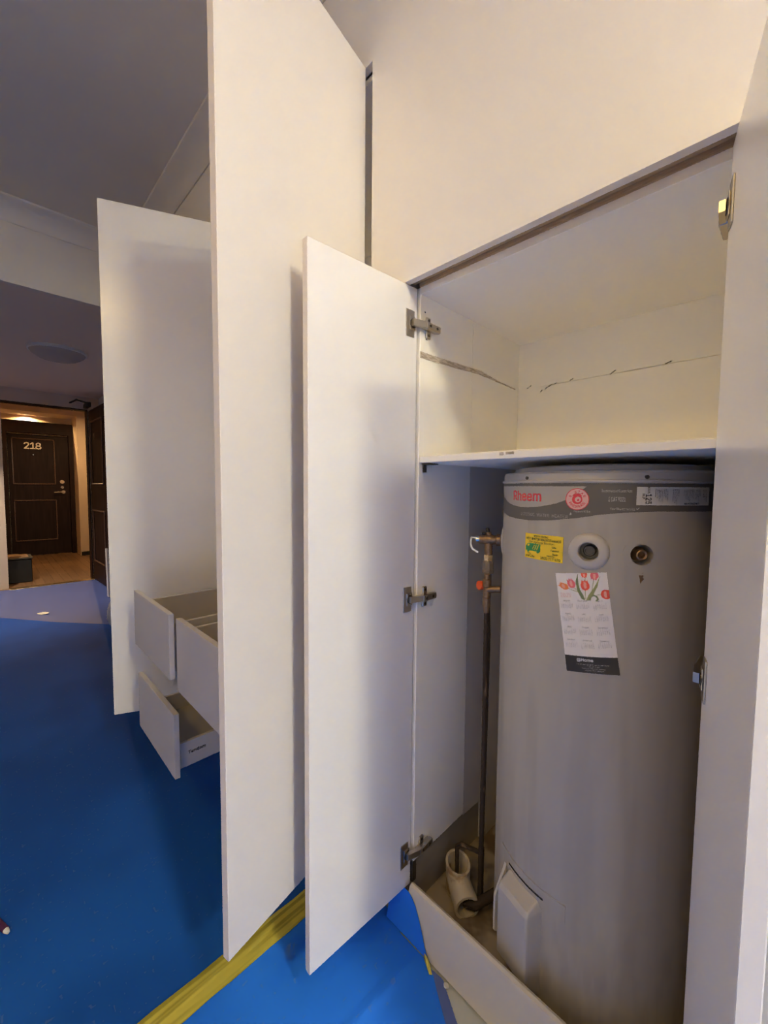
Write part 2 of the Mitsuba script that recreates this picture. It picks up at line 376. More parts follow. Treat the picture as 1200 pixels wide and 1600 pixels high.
def downlight(key, x, y, z, r, power, color, cutoff, label, tilt=(0, 0, -1)):
    put(key + '__rim', lathe([(r, 0), (r * 1.25, 0), (r * 1.25, -0.004), (r, -0.004), (r, 0)], (x, y, z), seg=40), 'white_plastic')
    s = trimesh.creation.cylinder(r, 0.002, sections=40); s.apply_translation((x, y, z - 0.001))
    d = mikit.ply(s, 'white_plastic'); d['emitter'] = {'type': 'area', 'radiance': rgb(color * power * 0.5)}
    scene[key + '__lens'] = d
    scene[key + '__beam'] = {'type': 'spot', 'to_world': T().look_at(origin=[x, y, z - 0.01], target=[x + tilt[0], y + tilt[1], z - 0.01 + tilt[2]], up=[1, 0, 0]),
                             'intensity': rgb(color * power), 'cutoff_angle': cutoff, 'beam_width': cutoff * 0.6}
    tag(key, label, 'downlight')


CW = np.array([1.0, 0.62, 0.28])
downlight('downlight', -8.94, -0.22, 2.345, 0.040, 4.0, CW, 80, 'small warm downlight in the recess over door 218')
downlight('downlight_001', -7.4, 0.3, 2.55, 0.06, 6.5, CW, 80, 'warm corridor downlight outside the entrance')
downlight('downlight_002', -5.55, -0.85, ZL, 0.06, LOBBY_SPOT, np.array([1.0, 0.84, 0.68]), 42, 'added unseen downlight in the lobby ceiling, lighting the far floor')  # added lamp out of view, for the pool of light on the floor

# ================================================================ FLOOR FILM AND TAPE
def sheet(pts, z0, amp, maxe, ridge=False):
    v, f = trimesh.creation.triangulate_polygon(sg.Polygon(pts), engine='earcut')
    v = np.column_stack([v, np.zeros(len(v))])
    v, f = trimesh.remesh.subdivide_to_size(v, f, maxe, max_iter=14)
    z = z0 + amp * meshkit.fbm(v * [2.2, 5.0, 1], 3, 3)
    if ridge:
        x, y = v[:, 0], v[:, 1]
        fade = np.clip((y + 0.75) / 0.3, 0, 1)
        z = z + 0.005 * np.exp(-((x + 0.632 - 0.012 * (meshkit.noise(v * [0, 9, 1], 5) - 0.5)) / 0.016) ** 2) * fade * np.clip((-0.01 - y) / 0.05, 0, 1)
        z = z + 0.003 * np.exp(-((x + 0.80 + 0.35 * (y + 0.1)) / 0.025) ** 2) * fade
    t = trimesh.Trimesh(np.column_stack([v[:, :2], z]), f, process=True)
    if t.face_normals[:, 2].mean() < 0: t.invert()
    u = t.copy(); u.vertices[:, 2] = np.maximum(u.vertices[:, 2] - 0.0008, 0.0001); u.invert()
    return cat(t, u)


SEAM = [(-0.934, 0.016), (-0.934, -0.3), (-0.940, -0.9), (-0.947, -1.5), (-0.966, -2.44)]       # the tape covers this seam
left_pts = [(FILM_EDGE, -2.44), (FILM_EDGE, -1.67), (-4.97, -0.70), (-4.50, -0.37), (-4.13, -0.058), (-3.65, 0.31), (-3.07, 0.31), (-3.07, -0.004), (-1.80, -0.004), (-1.79, 0.045), (-0.934, 0.045)] + SEAM
right_pts = [(3.95, -2.44)] + SEAM[::-1] + [(-0.934, 0.045), (-0.837, 0.045), (-0.836, 0.016), (-0.70, 0.014), (-0.692, -0.007), (-0.595, -0.006),
             (-0.57, -0.018), (-0.545, -0.036), (-0.491, -0.071), (-0.40, -0.13), (-0.20, -0.22), (0.0, -0.27), (0.2, -0.2), (0.3, -0.02), (3.95, -0.02)]
put('protection_film', sheet(right_pts, 0.0014, 0.0016, 0.04, True), 'film', True, label='blue floor film right of the yellow tape, under the white cupboard door, coloured brighter for the light on it', category='floor film')
put('protection_film_001', sheet(left_pts, 0.0014, 0.0016, 0.05), 'film', True, label='blue floor film left of the yellow tape, coloured darker for the door shadows', category='floor film')
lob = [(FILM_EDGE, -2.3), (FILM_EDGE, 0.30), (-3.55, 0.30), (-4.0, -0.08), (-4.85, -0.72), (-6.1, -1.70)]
put('protection_film_002', sheet(lob, 0.0006, 0.0006, 0.06), 'film_layer', True, label='added film sheet in the entrance lobby, tinted violet for the lit floor', category='floor film')  # added sheet, its violet stands for light pooled on the lobby floor
# turned-up flap of film on the kickboard's left end
fq = [(-0.745, 0.004), (-0.596, 0.004), (-0.603, 0.013), (-0.613, 0.025), (-0.622, 0.040), (-0.632, 0.055), (-0.645, 0.073), (-0.660, 0.090), (-0.675, 0.101), (-0.688, 0.106), (-0.745, 0.106)]
fv = extr(sg.Polygon(fq), 0.0008)
fv.apply_transform(np.array([[1, 0, 0, 0], [0, 0.249, -0.968, -0.0066], [0, 0.968, 0.249, 0.002], [0, 0, 0, 1.0]])); fv.fix_normals()
put('protection_film__flap', fv, 'film', label='film turned up against the kickboard')
lay = sg.Polygon([(-0.590, -0.012), (-0.560, -0.0085), (-0.5445, -0.0085), (-0.541, -0.012), (-0.473, -0.052), (-0.38, -0.115), (-0.40, -0.135), (-0.491, -0.075), (-0.548, -0.040)])
l = extr(lay, 0.0008); l.apply_translation((0, 0, 0.0009)); put('protection_film__layer', l, 'film_layer', label='paler violet film layer showing at the tear')
# tape
def strip(key, pts, w, z, material, **kw):
    pts = np.array(pts, float); n = len(pts); q = []
    for i in range(n):
        t = pts[min(i + 1, n - 1)] - pts[max(i - 1, 0)]; t /= np.linalg.norm(t); nn = np.array([-t[1], t[0]])
        for s in (-1, -0.55, -0.1, 0.15, 0.6, 1):
            zz = z + (0.0012 if s in (-0.1,) else 0.0003) * (1 + 0.6 * math.sin(i * 1.7 + s)) + (0 if abs(s) < 1 else -0.0006)
            q.append((*(pts[i] + nn * w / 2 * s + nn * 0.0012 * math.sin(i * 2.3 + s * 5)), zz))
    q = np.array(q); f = []
    for i in range(n - 1):
        for j in range(5):
            a = i * 6 + j; f += [(a, a + 1, a + 7), (a, a + 7, a + 6)]
    m = trimesh.Trimesh(q, np.array(f), process=False)
    u = m.copy(); u.vertices[:, 2] -= 0.0008; u.invert()
    m = cat(m, u)
    if m.face_normals[0][2] < 0: m.invert()
    return put(key, m, material, False, **kw)


strip('masking_tape', [(-0.934 - 0.012 * t - 0.02 * t * t, -0.02 - 2.3 * t) for t in np.linspace(0, 1, 46)], 0.068, 0.0052, 'yellow_tape', label='yellow tape joining two sheets of blue floor film', category='tape')
yt = trimesh.convex.convex_hull(np.array([(-0.606, -0.0095, 0.022), (-0.598, -0.0095, 0.020), (-0.600, -0.013, 0.010), (-0.590, -0.014, 0.006), (-0.576, -0.026, 0.005), (-0.570, -0.021, 0.005), (-0.588, -0.0095, 0.010), (-0.604, -0.012, 0.008)]))
put('tape_scrap', yt, 'yellow_tape', label='torn scrap of yellow tape at the kickboard corner', category='tape')
put('marker_pen__barrel', cyl((-1.53, -0.80, 0.011), (-1.425, -0.764, 0.011), 0.0075), 'pen_purple', 30)
put('marker_pen__tip', cyl((-1.425, -0.764, 0.011), (-1.414, -0.760, 0.011), 0.0068, r1=0.004), 'white_plastic', 30, label='pale end')
tag('marker_pen', 'dark purple marker pen lying on the blue floor film', 'pen')
sc = trimesh.convex.convex_hull(np.array([(-4.9, -0.46, 0.004), (-4.82, -0.43, 0.004), (-4.80, -0.38, 0.012), (-4.87, -0.37, 0.006), (-4.92, -0.41, 0.004), (-4.86, -0.41, 0.02)]))
put('paper_scrap', sc, 'cream_edge', label='small pale scrap lying on the film near the entrance', category='scrap')

# things in the entrance
put('storage_box__body', rbox(-6.95, -6.60, -0.70, -0.372, 0.0, 0.285, 0.008), 'black_plastic')
put('storage_box__lid', rbox(-6.96, -6.59, -0.71, -0.362, 0.285, 0.30, 0.004), 'black_plastic')
tag('storage_box', 'black box standing in the corridor by the doorway', 'box')
cb = [rbox(-6.93, -6.64, -0.66, -0.40, 0.3005, 0.309, 0.002), rbox(-6.90, -6.66, -0.64, -0.46, 0.3095, 0.320, 0.002)]
cb[1].apply_transform(trimesh.transformations.rotation_matrix(0.25, (0, 0, 1), (-6.78, -0.55, 0)))
put('cardboard_sheet', cb[0], 'cardboard', label='lower brown cardboard sheet on the black box', category='cardboard', group='cardboard on the black box')
put('cardboard_sheet', cb[1], 'cardboard', label='crooked upper cardboard sheet on the black box', category='cardboard', group='cardboard on the black box')
bag = trimesh.creation.icosphere(subdivisions=4, radius=1.0)
v = bag.vertices; v = v * (1 + 0.25 * (meshkit.fbm(v * 2.5 + 9, 3, 4)[:, None] - 0.5)); v = v * [0.13, 0.10, 0.14]; v[:, 2] = np.maximum(v[:, 2], -0.10); bag.vertices = v + [-4.02, 0.035, 0.106]
put('plastic_bag', bag, 'white_plastic', True, label='crumpled pale bag on the floor behind the white wardrobe door', category='bag')
put('skirting_offcut', rbox(-0.035, 0.035, -0.008, 0.008, 0, 0.52, 0.002).apply_transform(trimesh.transformations.translation_matrix((-5.13, 0.150, 0.004)) @ trimesh.transformations.rotation_matrix(-0.06, (0, 1, 0))), 'white_plastic',
    label='white board offcut leaning on the open entrance door', category='board')

# ================================================================ UTILITY CUPBOARD (water heater)
XL, XR, YF, YB = -0.695, -0.085, 0.048, 0.573
ZT = 1.691            # underside of the top board
ZS = 1.280            # top of the shelf
Z1 = 1.7066           # lower edge of the fixed fascia
# fixed beige fascia: right of the tall door and above it
fas = sg.Polygon([(-0.8286, Z1), (0.0, Z1), (0.0, ZC), (-1.79, ZC), (-1.79, 2.3076), (-0.8286, 2.3076)])
m = extr(fas, 0.018); m.apply_transform(np.array([[1, 0, 0, 0], [0, 0, 1, 0.0], [0, 1, 0, 0], [0, 0, 0, 1.0]])); m.fix_normals()
put('fascia_panel', m, 'beige_melamine', label='large fixed beige fascia panel above the water heater cupboard', category='panel')
U = 'utility_cupboard'
tag(U, 'open white cupboard housing the grey water heater', 'cupboard')
put(U + '__side_panel', rbox(XL - 0.016, XL, YF, 0.288, 0.165, ZT + 0.016), 'inner_white')
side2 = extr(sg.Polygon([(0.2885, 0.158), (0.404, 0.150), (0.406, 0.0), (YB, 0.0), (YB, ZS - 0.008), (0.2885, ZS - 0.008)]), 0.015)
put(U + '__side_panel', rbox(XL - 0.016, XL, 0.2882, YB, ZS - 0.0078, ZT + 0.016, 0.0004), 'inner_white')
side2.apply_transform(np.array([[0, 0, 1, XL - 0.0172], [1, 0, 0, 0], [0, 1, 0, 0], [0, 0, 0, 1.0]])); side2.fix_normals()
put(U + '__side_panel', side2, 'inner_grey')  # lower rear piece coloured greyer than the front, standing in for shade
put(U + '__side_panel', rbox(XR, XR + 0.016, YF, YB, ZS + 0.001, ZT + 0.016), 'inner_white')
put(U + '__side_panel', rbox(XR + 0.001, XR + 0.016, YF, YB, 0.0, ZS), 'shaded_side', label='right side panel, coloured dark for the shade beside the water heater')
put(U + '__side_panel', rbox(XR + 0.0162, 0.002, 0.0, 0.018, 0.0, Z1 - 0.001), 'beige_melamine', label='beige filler strip right of the right door')
put(U + '__top_panel', rbox(XL - 0.016, XR + 0.016, YF + 0.0005, YB, ZT, ZT + 0.0168), 'inner_white')
put(U + '__top_panel', rbox(XL, XR, YF, YF + 0.0004, ZT + 0.0005, ZT + 0.0165, 0), 'cream_edge', label='cream front edge of the top board')
put(U + '__batten', rbox(-0.82, 0.0, 0.0185, 0.047, Z1 + 0.012, Z1 + 0.05), 'chipboard', label='raw chipboard batten behind the fascia edge')
put(U + '__batten', rbox(-0.70, XR + 0.01, 0.0475, 0.075, ZT + 0.0172, ZT + 0.05), 'chipboard', label='raw chipboard strip above the top board')
put(U + '__back_panel', rbox(XL - 0.016, XR + 0.016, YB, YB + 0.012, 1.541, ZT + 0.016), 'inner_white')
put(U + '__back_panel', rbox(XL - 0.016, XR + 0.016, YB + 0.0012, YB + 0.014, ZS - 0.01, 1.5405), 'inner_white')
put(U + '__back_panel', rbox(XL - 0.016, XR + 0.016, YB + 0.0012, YB + 0.014, 0.0, ZS - 0.0102), 'inner_grey')  # greyed below the shelf for the shade behind the tank
# scar of a removed shelf on the left side, broken chips on the back panel
sc = extr(sg.Polygon([(0.049, 1.533), (0.20, 1.538), (0.322, 1.545), (0.43, 1.541), (0.55, 1.537), (0.55, 1.541), (0.43, 1.546), (0.336, 1.557), (0.12, 1.550), (0.049, 1.549)]), 0.0014)
sc.apply_transform(np.array([[0, 0, 1, XL], [1, 0, 0, 0], [0, 1, 0, 0], [0, 0, 0, 1.0]])); sc.fix_normals()
put(U + '__shelf_scar', sc, 'scar', label='rough scar left by a removed shelf')
sc = extr(sg.Polygon([(-0.69, 1.5385), (-0.60, 1.5400), (-0.45, 1.5400), (-0.30, 1.5405), (-0.30, 1.5415), (-0.45, 1.5422), (-0.60, 1.5435), (-0.69, 1.5425)]), 0.001)
sc.apply_transform(np.array([[1, 0, 0, 0], [0, 0, 1, YB - 0.001], [0, 1, 0, 0], [0, 0, 0, 1.0]])); sc.fix_normals()
put(U + '__shelf_scar', sc, 'inner_white')
for x, z, L, a in ((-0.655, 1.544, 0.022, 0.5), (-0.612, 1.524, 0.012, 0.7), (-0.596, 1.531, 0.014, 0.6), (-0.583, 1.5375, 0.020, 0.45), (-0.565, 1.541, 0.010, 0.5), (-0.516, 1.544, 0.014, 0.5), (-0.397, 1.544, 0.024, 0.6), (-0.26, 1.544, 0.022, 0.35)):
    L *= 0.75; b = rbox(-L / 2, L / 2, -0.0012, 0.0008, -0.0009, 0.0009, 0.0004); b.apply_transform(trimesh.transformations.rotation_matrix(-a, (0, 1, 0))); b.apply_translation((x, YB - 0.0010, z))
    put(U + '__splinter', b, 'black_plastic', label='dark splinter where a shelf was torn out')
for y, z in ((0.066, 1.652), (0.073, 1.585)):
    put(U + '__screw_hole', cyl((XL - 0.001, y, z), (XL + 0.0006, y, z), 0.0022, 12), 'black_plastic')
# floor slab and masonry behind
put(U + '__floor_slab', rbox(-0.735, 0.0, 0.047, 0.60, -0.001, 0.004), 'slab', label='stained cement floor of the cupboard')
put('wall_cupboard_side', rbox(-0.83, -0.7125, 0.020, 0.62, 0.0, 2.3, 0), 'masonry', kind='structure', label='stained masonry wall at the cupboard side')
b = rbox(-0.7115, -0.696, 0.045, 0.062, 0.105, 0.166, 0.001); put(U + '__bracket', b, 'nickel_dark', label='dark piece in the gap below the bottom hinge')  # dark piece put in for the dark gap below the side panel
# shelf
YS = 0.049
put('cupboard_shelf__board', rbox(XL + 0.001, XR - 0.001, YS, YB - 0.001, ZS - 0.0155, ZS), 'inner_white')
put('cupboard_shelf__liner', rbox(XL + 0.045, XR - 0.004, YS + 0.004, YB - 0.004, ZS, ZS + 0.0025, 0.0008), 'inner_white', label='thin white liner on the shelf')
for x0, x1, s in ((-0.462, -0.452, 0.0), (-0.447, -0.428, 0.15)):
    ch = rbox(x0, x1, YS - 0.0016, YS + 0.001, ZS - 0.008 + s * 0.01, ZS - 0.001, 0.0005); put('cupboard_shelf__chip', ch, 'scar', label='chipped spot on the shelf edge')
tag('cupboard_shelf', 'white shelf board above the water heater', 'shelf')
put('shelf_bracket', cat(rbox(XL, XL + 0.003, 0.064, 0.078, ZS - 0.040, ZS - 0.0165, 0.0005), rbox(XL, XL + 0.022, 0.060, 0.104, ZS - 0.0195, ZS - 0.0165, 0.0005)), 'nickel_dark', label='small dark angle bracket under the left end of the shelf', category='bracket')

# ---- doors with hinges
D2 = frame((-0.7013, 0.0422, 0), (-math.sin(0.0412), -math.cos(0.0412)))
DW, Z2B, Z2T, TH = 0.3225, 0.1027, 1.7036, 0.018
def door_leaf(key, M, w, z0, z1, inner_plus, label, inner='white_melamine', outer='beige_melamine'):
    """leaf of two skins: inner white face with its edges, outer beige face"""
    s = 1 if inner_plus else -1
    a = rbox(0, w, 0, -s * (TH - 0.003), z0, z1, 0.0007); a.apply_transform(M)
    b = rbox(0, w, -s * (TH - 0.003), -s * TH, z0, z1, 0.0007); b.apply_transform(M)
    k = put(key, a, inner, label=label)
    put(k + '__outer_skin', b, outer)
    return k


k2 = door_leaf(U + '__door', D2, DW, Z2B, Z2T, True, 'left cupboard door, white inside, open at a right angle')
for sgn in (1,):
    e = rbox(DW, DW + 0.0008, -TH + 0.0005, -0.0005, Z2B, Z2T, 0); e.apply_transform(D2); put(k2 + '__edge_band', e, 'edge_band')
DR = frame((-0.0904, 0.0447, 0), (math.sin(0.2258), -math.cos(0.2258)))
k3 = door_leaf(U + '__door', DR, DW + 0.005, Z2B, Z1, False, 'right cupboard door, seen almost edge-on from its white inside')
e = rbox(DW + 0.005, DW + 0.0058, 0.0005, TH - 0.0005, Z2B, Z1, 0); e.apply_transform(DR); put(k3 + '__edge_band', e, 'beige_melamine')


def hinge(door_key, M, s, wall_x, side, z, tone='nickel'):
    """concealed hinge: flange with cup on the door, arm to the cross plate on the side panel. s: +1 when the inner face looks along local +y"""
    def L(mesh):
        mesh.apply_transform(M); return mesh
    pl = L(rbox(0.0115, 0.0405, 0, s * 0.0028, z - 0.033, z + 0.033, 0.0009))
    ring = L(rbox(0.010, 0.030, s * 0.0028, s * 0.005, z - 0.017, z + 0.017, 0.001))
    a0 = (M @ [0.018, s * 0.010, z + 0.001, 1])[:3]
    a1 = np.array([wall_x + side * 0.014, 0.058, z])
    arm = trimesh.convex.convex_hull(np.vstack([rbox(a0[0] - .004, a0[0] + .004, a0[1] - .006, a0[1] + .006, z - .0075, z + .0085, 0).vertices, rbox(a1[0] - .004, a1[0] + .004, a1[1] - .004, a1[1] + .004, z - .0075, z + .0085, 0).vertices]))
    body = rbox(wall_x + side * 0.006, wall_x + side * 0.019, 0.054, 0.110, z - 0.0085, z + 0.0085, 0.002)
    plate = rbox(wall_x, wall_x + side * 0.006, 0.066, 0.084, z - 0.027, z + 0.027, 0.002)
    rail = rbox(wall_x, wall_x + side * 0.006, 0.052, 0.108, z - 0.006, z + 0.006, 0.001)
    put(door_key + '__hinge', cat(pl, ring, arm, body, plate, rail), tone, label='nickel concealed hinge')
    cup = [L(trimesh.creation.cylinder(0.0115, 0.001, sections=24).apply_transform(trimesh.transformations.rotation_matrix(math.pi / 2, (1, 0, 0))).apply_translation((0.019, s * 0.0056, z)))]
    for y, zz in ((0.075, 0.019), (0.075, -0.019), (0.094, 0.0), (0.067, 0.0)):
        xx = wall_x + side * (0.0062 if zz else 0.0192)
        cup.append(cyl((xx - side * 0.0008, y, z + zz), (xx + side * 0.0008, y, z + zz), 0.0036, 12))
    for c_ in cup: put(door_key + '__hinge_screw', c_, 'nickel_dark')


for z in (1.612, 0.907, 0.199):
    hinge(k2, D2, 1, XL, 1, z)
    hinge(k3, DR, -1, XR, -1, z)

# kickboard leaning at the front
kb = extr(sg.Polygon([(-0.004, 0.004), (0.010, 0.004), (0.044, 0.108), (0.041, 0.116), (0.034, 0.1195), (0.027, 0.116), (0.022, 0.105), (0.008, 0.045)]), 0.70)
kb.apply_transform(np.array([[0, 0, 1, -0.688], [1, 0, 0, 0], [0, 1, 0, 0], [0, 0, 0, 1.0]])); kb.fix_normals()
put('kickboard', kb, 'kick', 25, label='loose beige kickboard along the foot of the cupboard', category='kickboard')
cg = lathe([(0.0, 0), (0.006, 0), (0.0062, 0.002), (0.004, 0.003), (0, 0.003)], (-0.534, -0.013, 0.0019), seg=20)
put('floor_screw', cg, 'chrome', label='small bright screw head on the bare tile at the torn film', category='screw')

# ================================================================ WATER HEATER
H = 'water_heater'
tag(H, 'tall grey cylindrical electric water heater standing in the open cupboard', 'water heater')
TC, R = np.array([-0.335, 0.328]), 0.235


def tframe(theta, z, r=R):
    """frame on the tank: local x along the circumference, y up, z outward"""
    n = np.array([math.sin(theta), -math.cos(theta), 0]); t = np.array([math.cos(theta), math.sin(theta), 0])
    M = np.eye(4); M[:3, 0] = t; M[:3, 1] = (0, 0, 1); M[:3, 2] = n; M[:3, 3] = (TC[0] + n[0] * r, TC[1] + n[1] * r, z)
    return M


def wrap(mesh, off=0.0004, maxe=0.012, extra=None):
    """planar decal (s along circumference, height, depth) laid round the tank"""
    v, f = mesh.vertices, mesh.faces
    for _ in range(6):
        e = np.linalg.norm(v[f][:, [0, 1, 2]] - v[f][:, [1, 2, 0]], axis=2).max()
        if e < maxe: break
        v, f = trimesh.remesh.subdivide_to_size(v, f, maxe, max_iter=12); break
    th = v[:, 0] / R; r = R + off + v[:, 2] + (0 if extra is None else extra(v))
    q = np.stack([TC[0] + r * np.sin(th), TC[1] - r * np.cos(th), v[:, 1]], 1)
    m = trimesh.Trimesh(q, f, process=False)
    return m


def mtri(m):
    mm = m.to_mesh(); return trimesh.Trimesh(mm.vert_properties[:, :3], mm.tri_verts, process=False)


body = m3.Manifold.cylinder(1.215 - 0.03, R, R, 160).translate((TC[0], TC[1], 0.03))
def borer(theta, z, r, depth):
    c = m3.Manifold.cylinder(depth + 0.02, r, r, 40)
    M = tframe(theta, z, R - depth); return c.transform(M[:3, :4])
S1, S2 = (0.0485 / R, 1.0745), (0.1410 / R, 1.0740)
body = body - borer(*S1, 0.0185, 0.035) - borer(*S2, 0.0200, 0.035)
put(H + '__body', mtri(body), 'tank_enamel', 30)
put(H + '__base', lathe([(0, 0.004), (R - 0.012, 0.004), (R - 0.006, 0.010), (R - 0.006, 0.034), (0, 0.034)], (*TC, 0), seg=96), 'plastic_cover', 30)
put(H + '__cap', lathe([(0, 1.216), (R + 0.0035, 1.2125), (R + 0.0045, 1.2150), (R + 0.0040, 1.2178), (R + 0.0005, 1.2185), (R, 1.221), (R - 0.0005, 1.232), (R - 0.004, 1.2365), (R - 0.010, 1.238), (0, 1.238)], (*TC, 0), seg=128), 'tank_cap', 30, label='grey top cap with a raised rim')
put(H + '__cap_dome', lathe([(0, 1.238), (R - 0.025, 1.238), (R - 0.030, 1.248), (R - 0.05, 1.252), (0, 1.254)], (*TC, 0), seg=96), 'plastic_cover', 30)
for s_ in (-0.0946, 0.1435):
    Mt = tframe(s_ / R, 1.2235, R)
    put(H + '__cap_screw', cat(cyl((0, 0, -0.002), (0, 0, 0.0022), 0.0038, 16).apply_transform(Mt), rbox(-0.0028, 0.0028, -0.0006, 0.0006, 0.002, 0.0026, 0).apply_transform(Mt)), 'nickel_dark', 30)

# printed band with its logo field
Mband = sg.Polygon([(-0.275, 1.2112), (0.300, 1.2112), (0.300, 1.1583), (0.2787, 1.1583), (0.1677, 1.1582), (0.1124, 1.1552), (0.0688, 1.1500), (0.029, 1.1415), (-0.0296, 1.1325), (-0.0788, 1.1290), (-0.120, 1.1292), (-0.1667, 1.1318), (-0.2008, 1.1360), (-0.235, 1.1410), (-0.275, 1.150)])
put(H + '__label_band', wrap(extr(Mband, 0.0003), 0.0003), 'band_grey', True, label='dark grey printed band round the top')
field = sg.Polygon([(-0.252, 1.2052), (0.0409, 1.2052), (0.034, 1.1985), (0.0272, 1.192), (0.003, 1.1771), (-0.0195, 1.1684), (-0.0538, 1.1612), (-0.085, 1.1580), (-0.115, 1.1575), (-0.145, 1.1600), (-0.1754, 1.1660), (-0.205, 1.1750), (-0.225, 1.1840), (-0.245, 1.195)])
put(H + '__label_band__logo_field', wrap(extr(field, 0.0003), 0.0007), 'band_light', True)
put(H + '__label_band__brand_lettering', wrap(text('Rheem', 0.0215, True, 0.0003, -0.0985, 1.1835, width=0.092).apply_transform(np.eye(4)), 0.0011), 'print_red', label='red brand lettering')
put(H + '__label_band__lettering', wrap(cat(text('ELECTRIC  WATER  HEATER', 0.0068, False, 0.0002, -0.052, 1.1425, width=0.118)), 0.0007), 'print_grey')
put(H + '__label_band__lettering', wrap(cat(text('Recommended Connections', 0.0058, False, 0.0002, 0.0933, 1.1966, width=0.052), text('1 CAT 9321', 0.0082, True, 0.0002, 0.0940, 1.1804, width=0.029), text('Your Nearest Service', 0.0050, False, 0.0002, 0.104, 1.1618, width=0.042),
    text('Important Notice', 0.0042, False, 0.0002, 0.0335, 1.1548, width=0.030)), 0.0007), 'print_pale')
tick = extr(sg.Polygon([(0.1270, 1.1635), (0.1290, 1.1600), (0.1335, 1.1655), (0.1290, 1.1625)]), 0.0002)
tri = extr(sg.Polygon([(0.0100, 1.1465), (0.0150, 1.1465), (0.0125, 1.1525)]), 0.0002)
for q in (tick, tri): put(H + '__label_band__symbol', wrap(q, 0.0007), 'print_pale')
# red round seal
sc_ = (0.0240, 1.1790)
put(H + '__seal', wrap(extr(sg.Point(sc_).buffer(0.0222, 48), 0.0003), 0.0011), 'print_pink', True, label='round red and pink seal')
ring = sg.Point(sc_).buffer(0.0222, 48).difference(sg.Point(sc_).buffer(0.0208, 48))
swirl = sg.Point((0.0243, 1.1785)).buffer(0.0098, 24).difference(sg.Point((0.0255, 1.1785)).buffer(0.0058, 20)).union(sg.Point((0.0262, 1.1775)).buffer(0.0022)).union(
    sg.Polygon([(0.0146, 1.1855), (0.0335, 1.1855), (0.0300, 1.1895), (0.0240, 1.1910), (0.0180, 1.1895)]))
seal = [extr(ring, 0.0002), extr(swirl, 0.0002)]
for word, a0, a1, rr, flip in (('5 STAR', 155, 25, 0.0148, 0), ('PRESSURE', 212, 328, 0.0148, 1)):
    for i, chh in enumerate(word):
        if chh == ' ': continue
        a = math.radians(a0 + (a1 - a0) * i / (len(word) - 1))
        seal.append(text(chh, 0.0052, True, 0.0002, sc_[0] + rr * math.cos(a), sc_[1] + rr * math.sin(a)) if 0 else text(chh, 0.0050, True, 0.0002, 0, 0, rot=a + (math.pi / 2 if flip else -math.pi / 2)).apply_translation((sc_[0] + rr * math.cos(a), sc_[1] + rr * math.sin(a), 0)))
put(H + '__seal__print', wrap(cat(*seal), 0.0014), 'print_red')
# data plate
put(H + '__data_plate', wrap(extr(sg.box(0.1270, 1.1700, 0.2740, 1.2045), 0.0003), 0.0007), 'label_silver', True, label='silver data plate with dark print')
def block(x0, x1, y0, y1, n, words):
    """n lines of small print, read from top to bottom of the plate"""
    h = (x1 - x0) / n * 0.52; out = []
    for i in range(n):
        wlen = (y1 - y0) * (1.0, 0.72, 0.9, 0.55, 0.82)[(i * 3 + n) % 5]
        out.append(text(words[i % len(words)], h, False, 0.0002, 0, 0, width=wlen, rot=-math.pi / 2).apply_translation((x0 + (x1 - x0) * (i + 0.5) / n, y1 - wlen / 2, 0)))
    return cat(*out)


PW = ['Storage electric', 'Delivery 125 L', 'Rated volts 240', 'Max supply kPa', 'Element 3.6 kW', 'Relief valve kPa']
plate_print = [block(0.158, 0.183, 1.173, 1.2005, 8, PW), block(0.190, 0.204, 1.172, 1.2005, 4, PW[2:]), block(0.212, 0.236, 1.1775, 1.2005, 8, PW[1:]), block(0.2385, 0.251, 1.178, 1.200, 4, PW[3:]), block(0.256, 0.268, 1.173, 1.200, 3, PW[4:]), text('WARNING', 0.0036, True, 0.0002, 0.231, 1.1733, width=0.034),
               text('125', 0.0100, True, 0.0003, 0, 0, rot=-math.pi / 2, width=0.019).apply_translation((0.1475, 1.1815, 0)), text('M.P.', 0.0042, True, 0.0003, 0, 0, rot=-math.pi / 2).apply_translation((0.1388, 1.186, 0)), text('MODEL', 0.0030, True, 0.0003, 0, 0, rot=-math.pi / 2).apply_translation((0.1475, 1.1975, 0))]
put(H + '__data_plate__print', wrap(cat(*plate_print), 0.0011), 'print_black')

# element sockets
M1, M2 = tframe(*S1), tframe(*S2)
put(H + '__socket', lathe([(0.0183, -0.014), (0.0183, 0.0050), (0.0200, 0.0070), (0.0260, 0.0068), (0.0325, 0.0050), (0.0365, 0.0020), (0.0378, -0.0010), (0.0378, -0.0040), (0.0190, -0.0045)], seg=64).apply_transform(M1), 'ring_grey', 30, label='raised pale grey collar of the left socket')
put(H + '__socket__plug', cat(lathe([(0, -0.026), (0.0118, -0.026), (0.0118, -0.012), (0.0100, -0.010), (0.0078, -0.010), (0.0074, -0.014), (0, -0.014)], seg=24).apply_transform(M1)), 'nickel_dark', 30)
put(H + '__socket', wrap(extr(sg.Point((0.1410, 1.0730)).buffer(0.0335, 48).difference(sg.Point((0.1410, 1.0740)).buffer(0.0201, 40)), 0.0008), 0.0001), 'tank_enamel', 30, label='flat grey ring of the right socket')
put(H + '__socket_001__plug', cat(lathe([(0, -0.026), (0.0150, -0.026), (0.0150, -0.014), (0.0130, -0.012), (0.0105, -0.008), (0.0095, -0.002), (0.0070, -0.002), (0.0062, -0.010), (0, -0.010)], seg=6).apply_transform(M2), lathe([(0.0055, -0.012), (0.0108, -0.012), (0.0104, 0.001), (0.0085, 0.002), (0.0058, 0.001)], seg=28).apply_transform(M2)), 'brass', 25, label='tarnished brass plug')
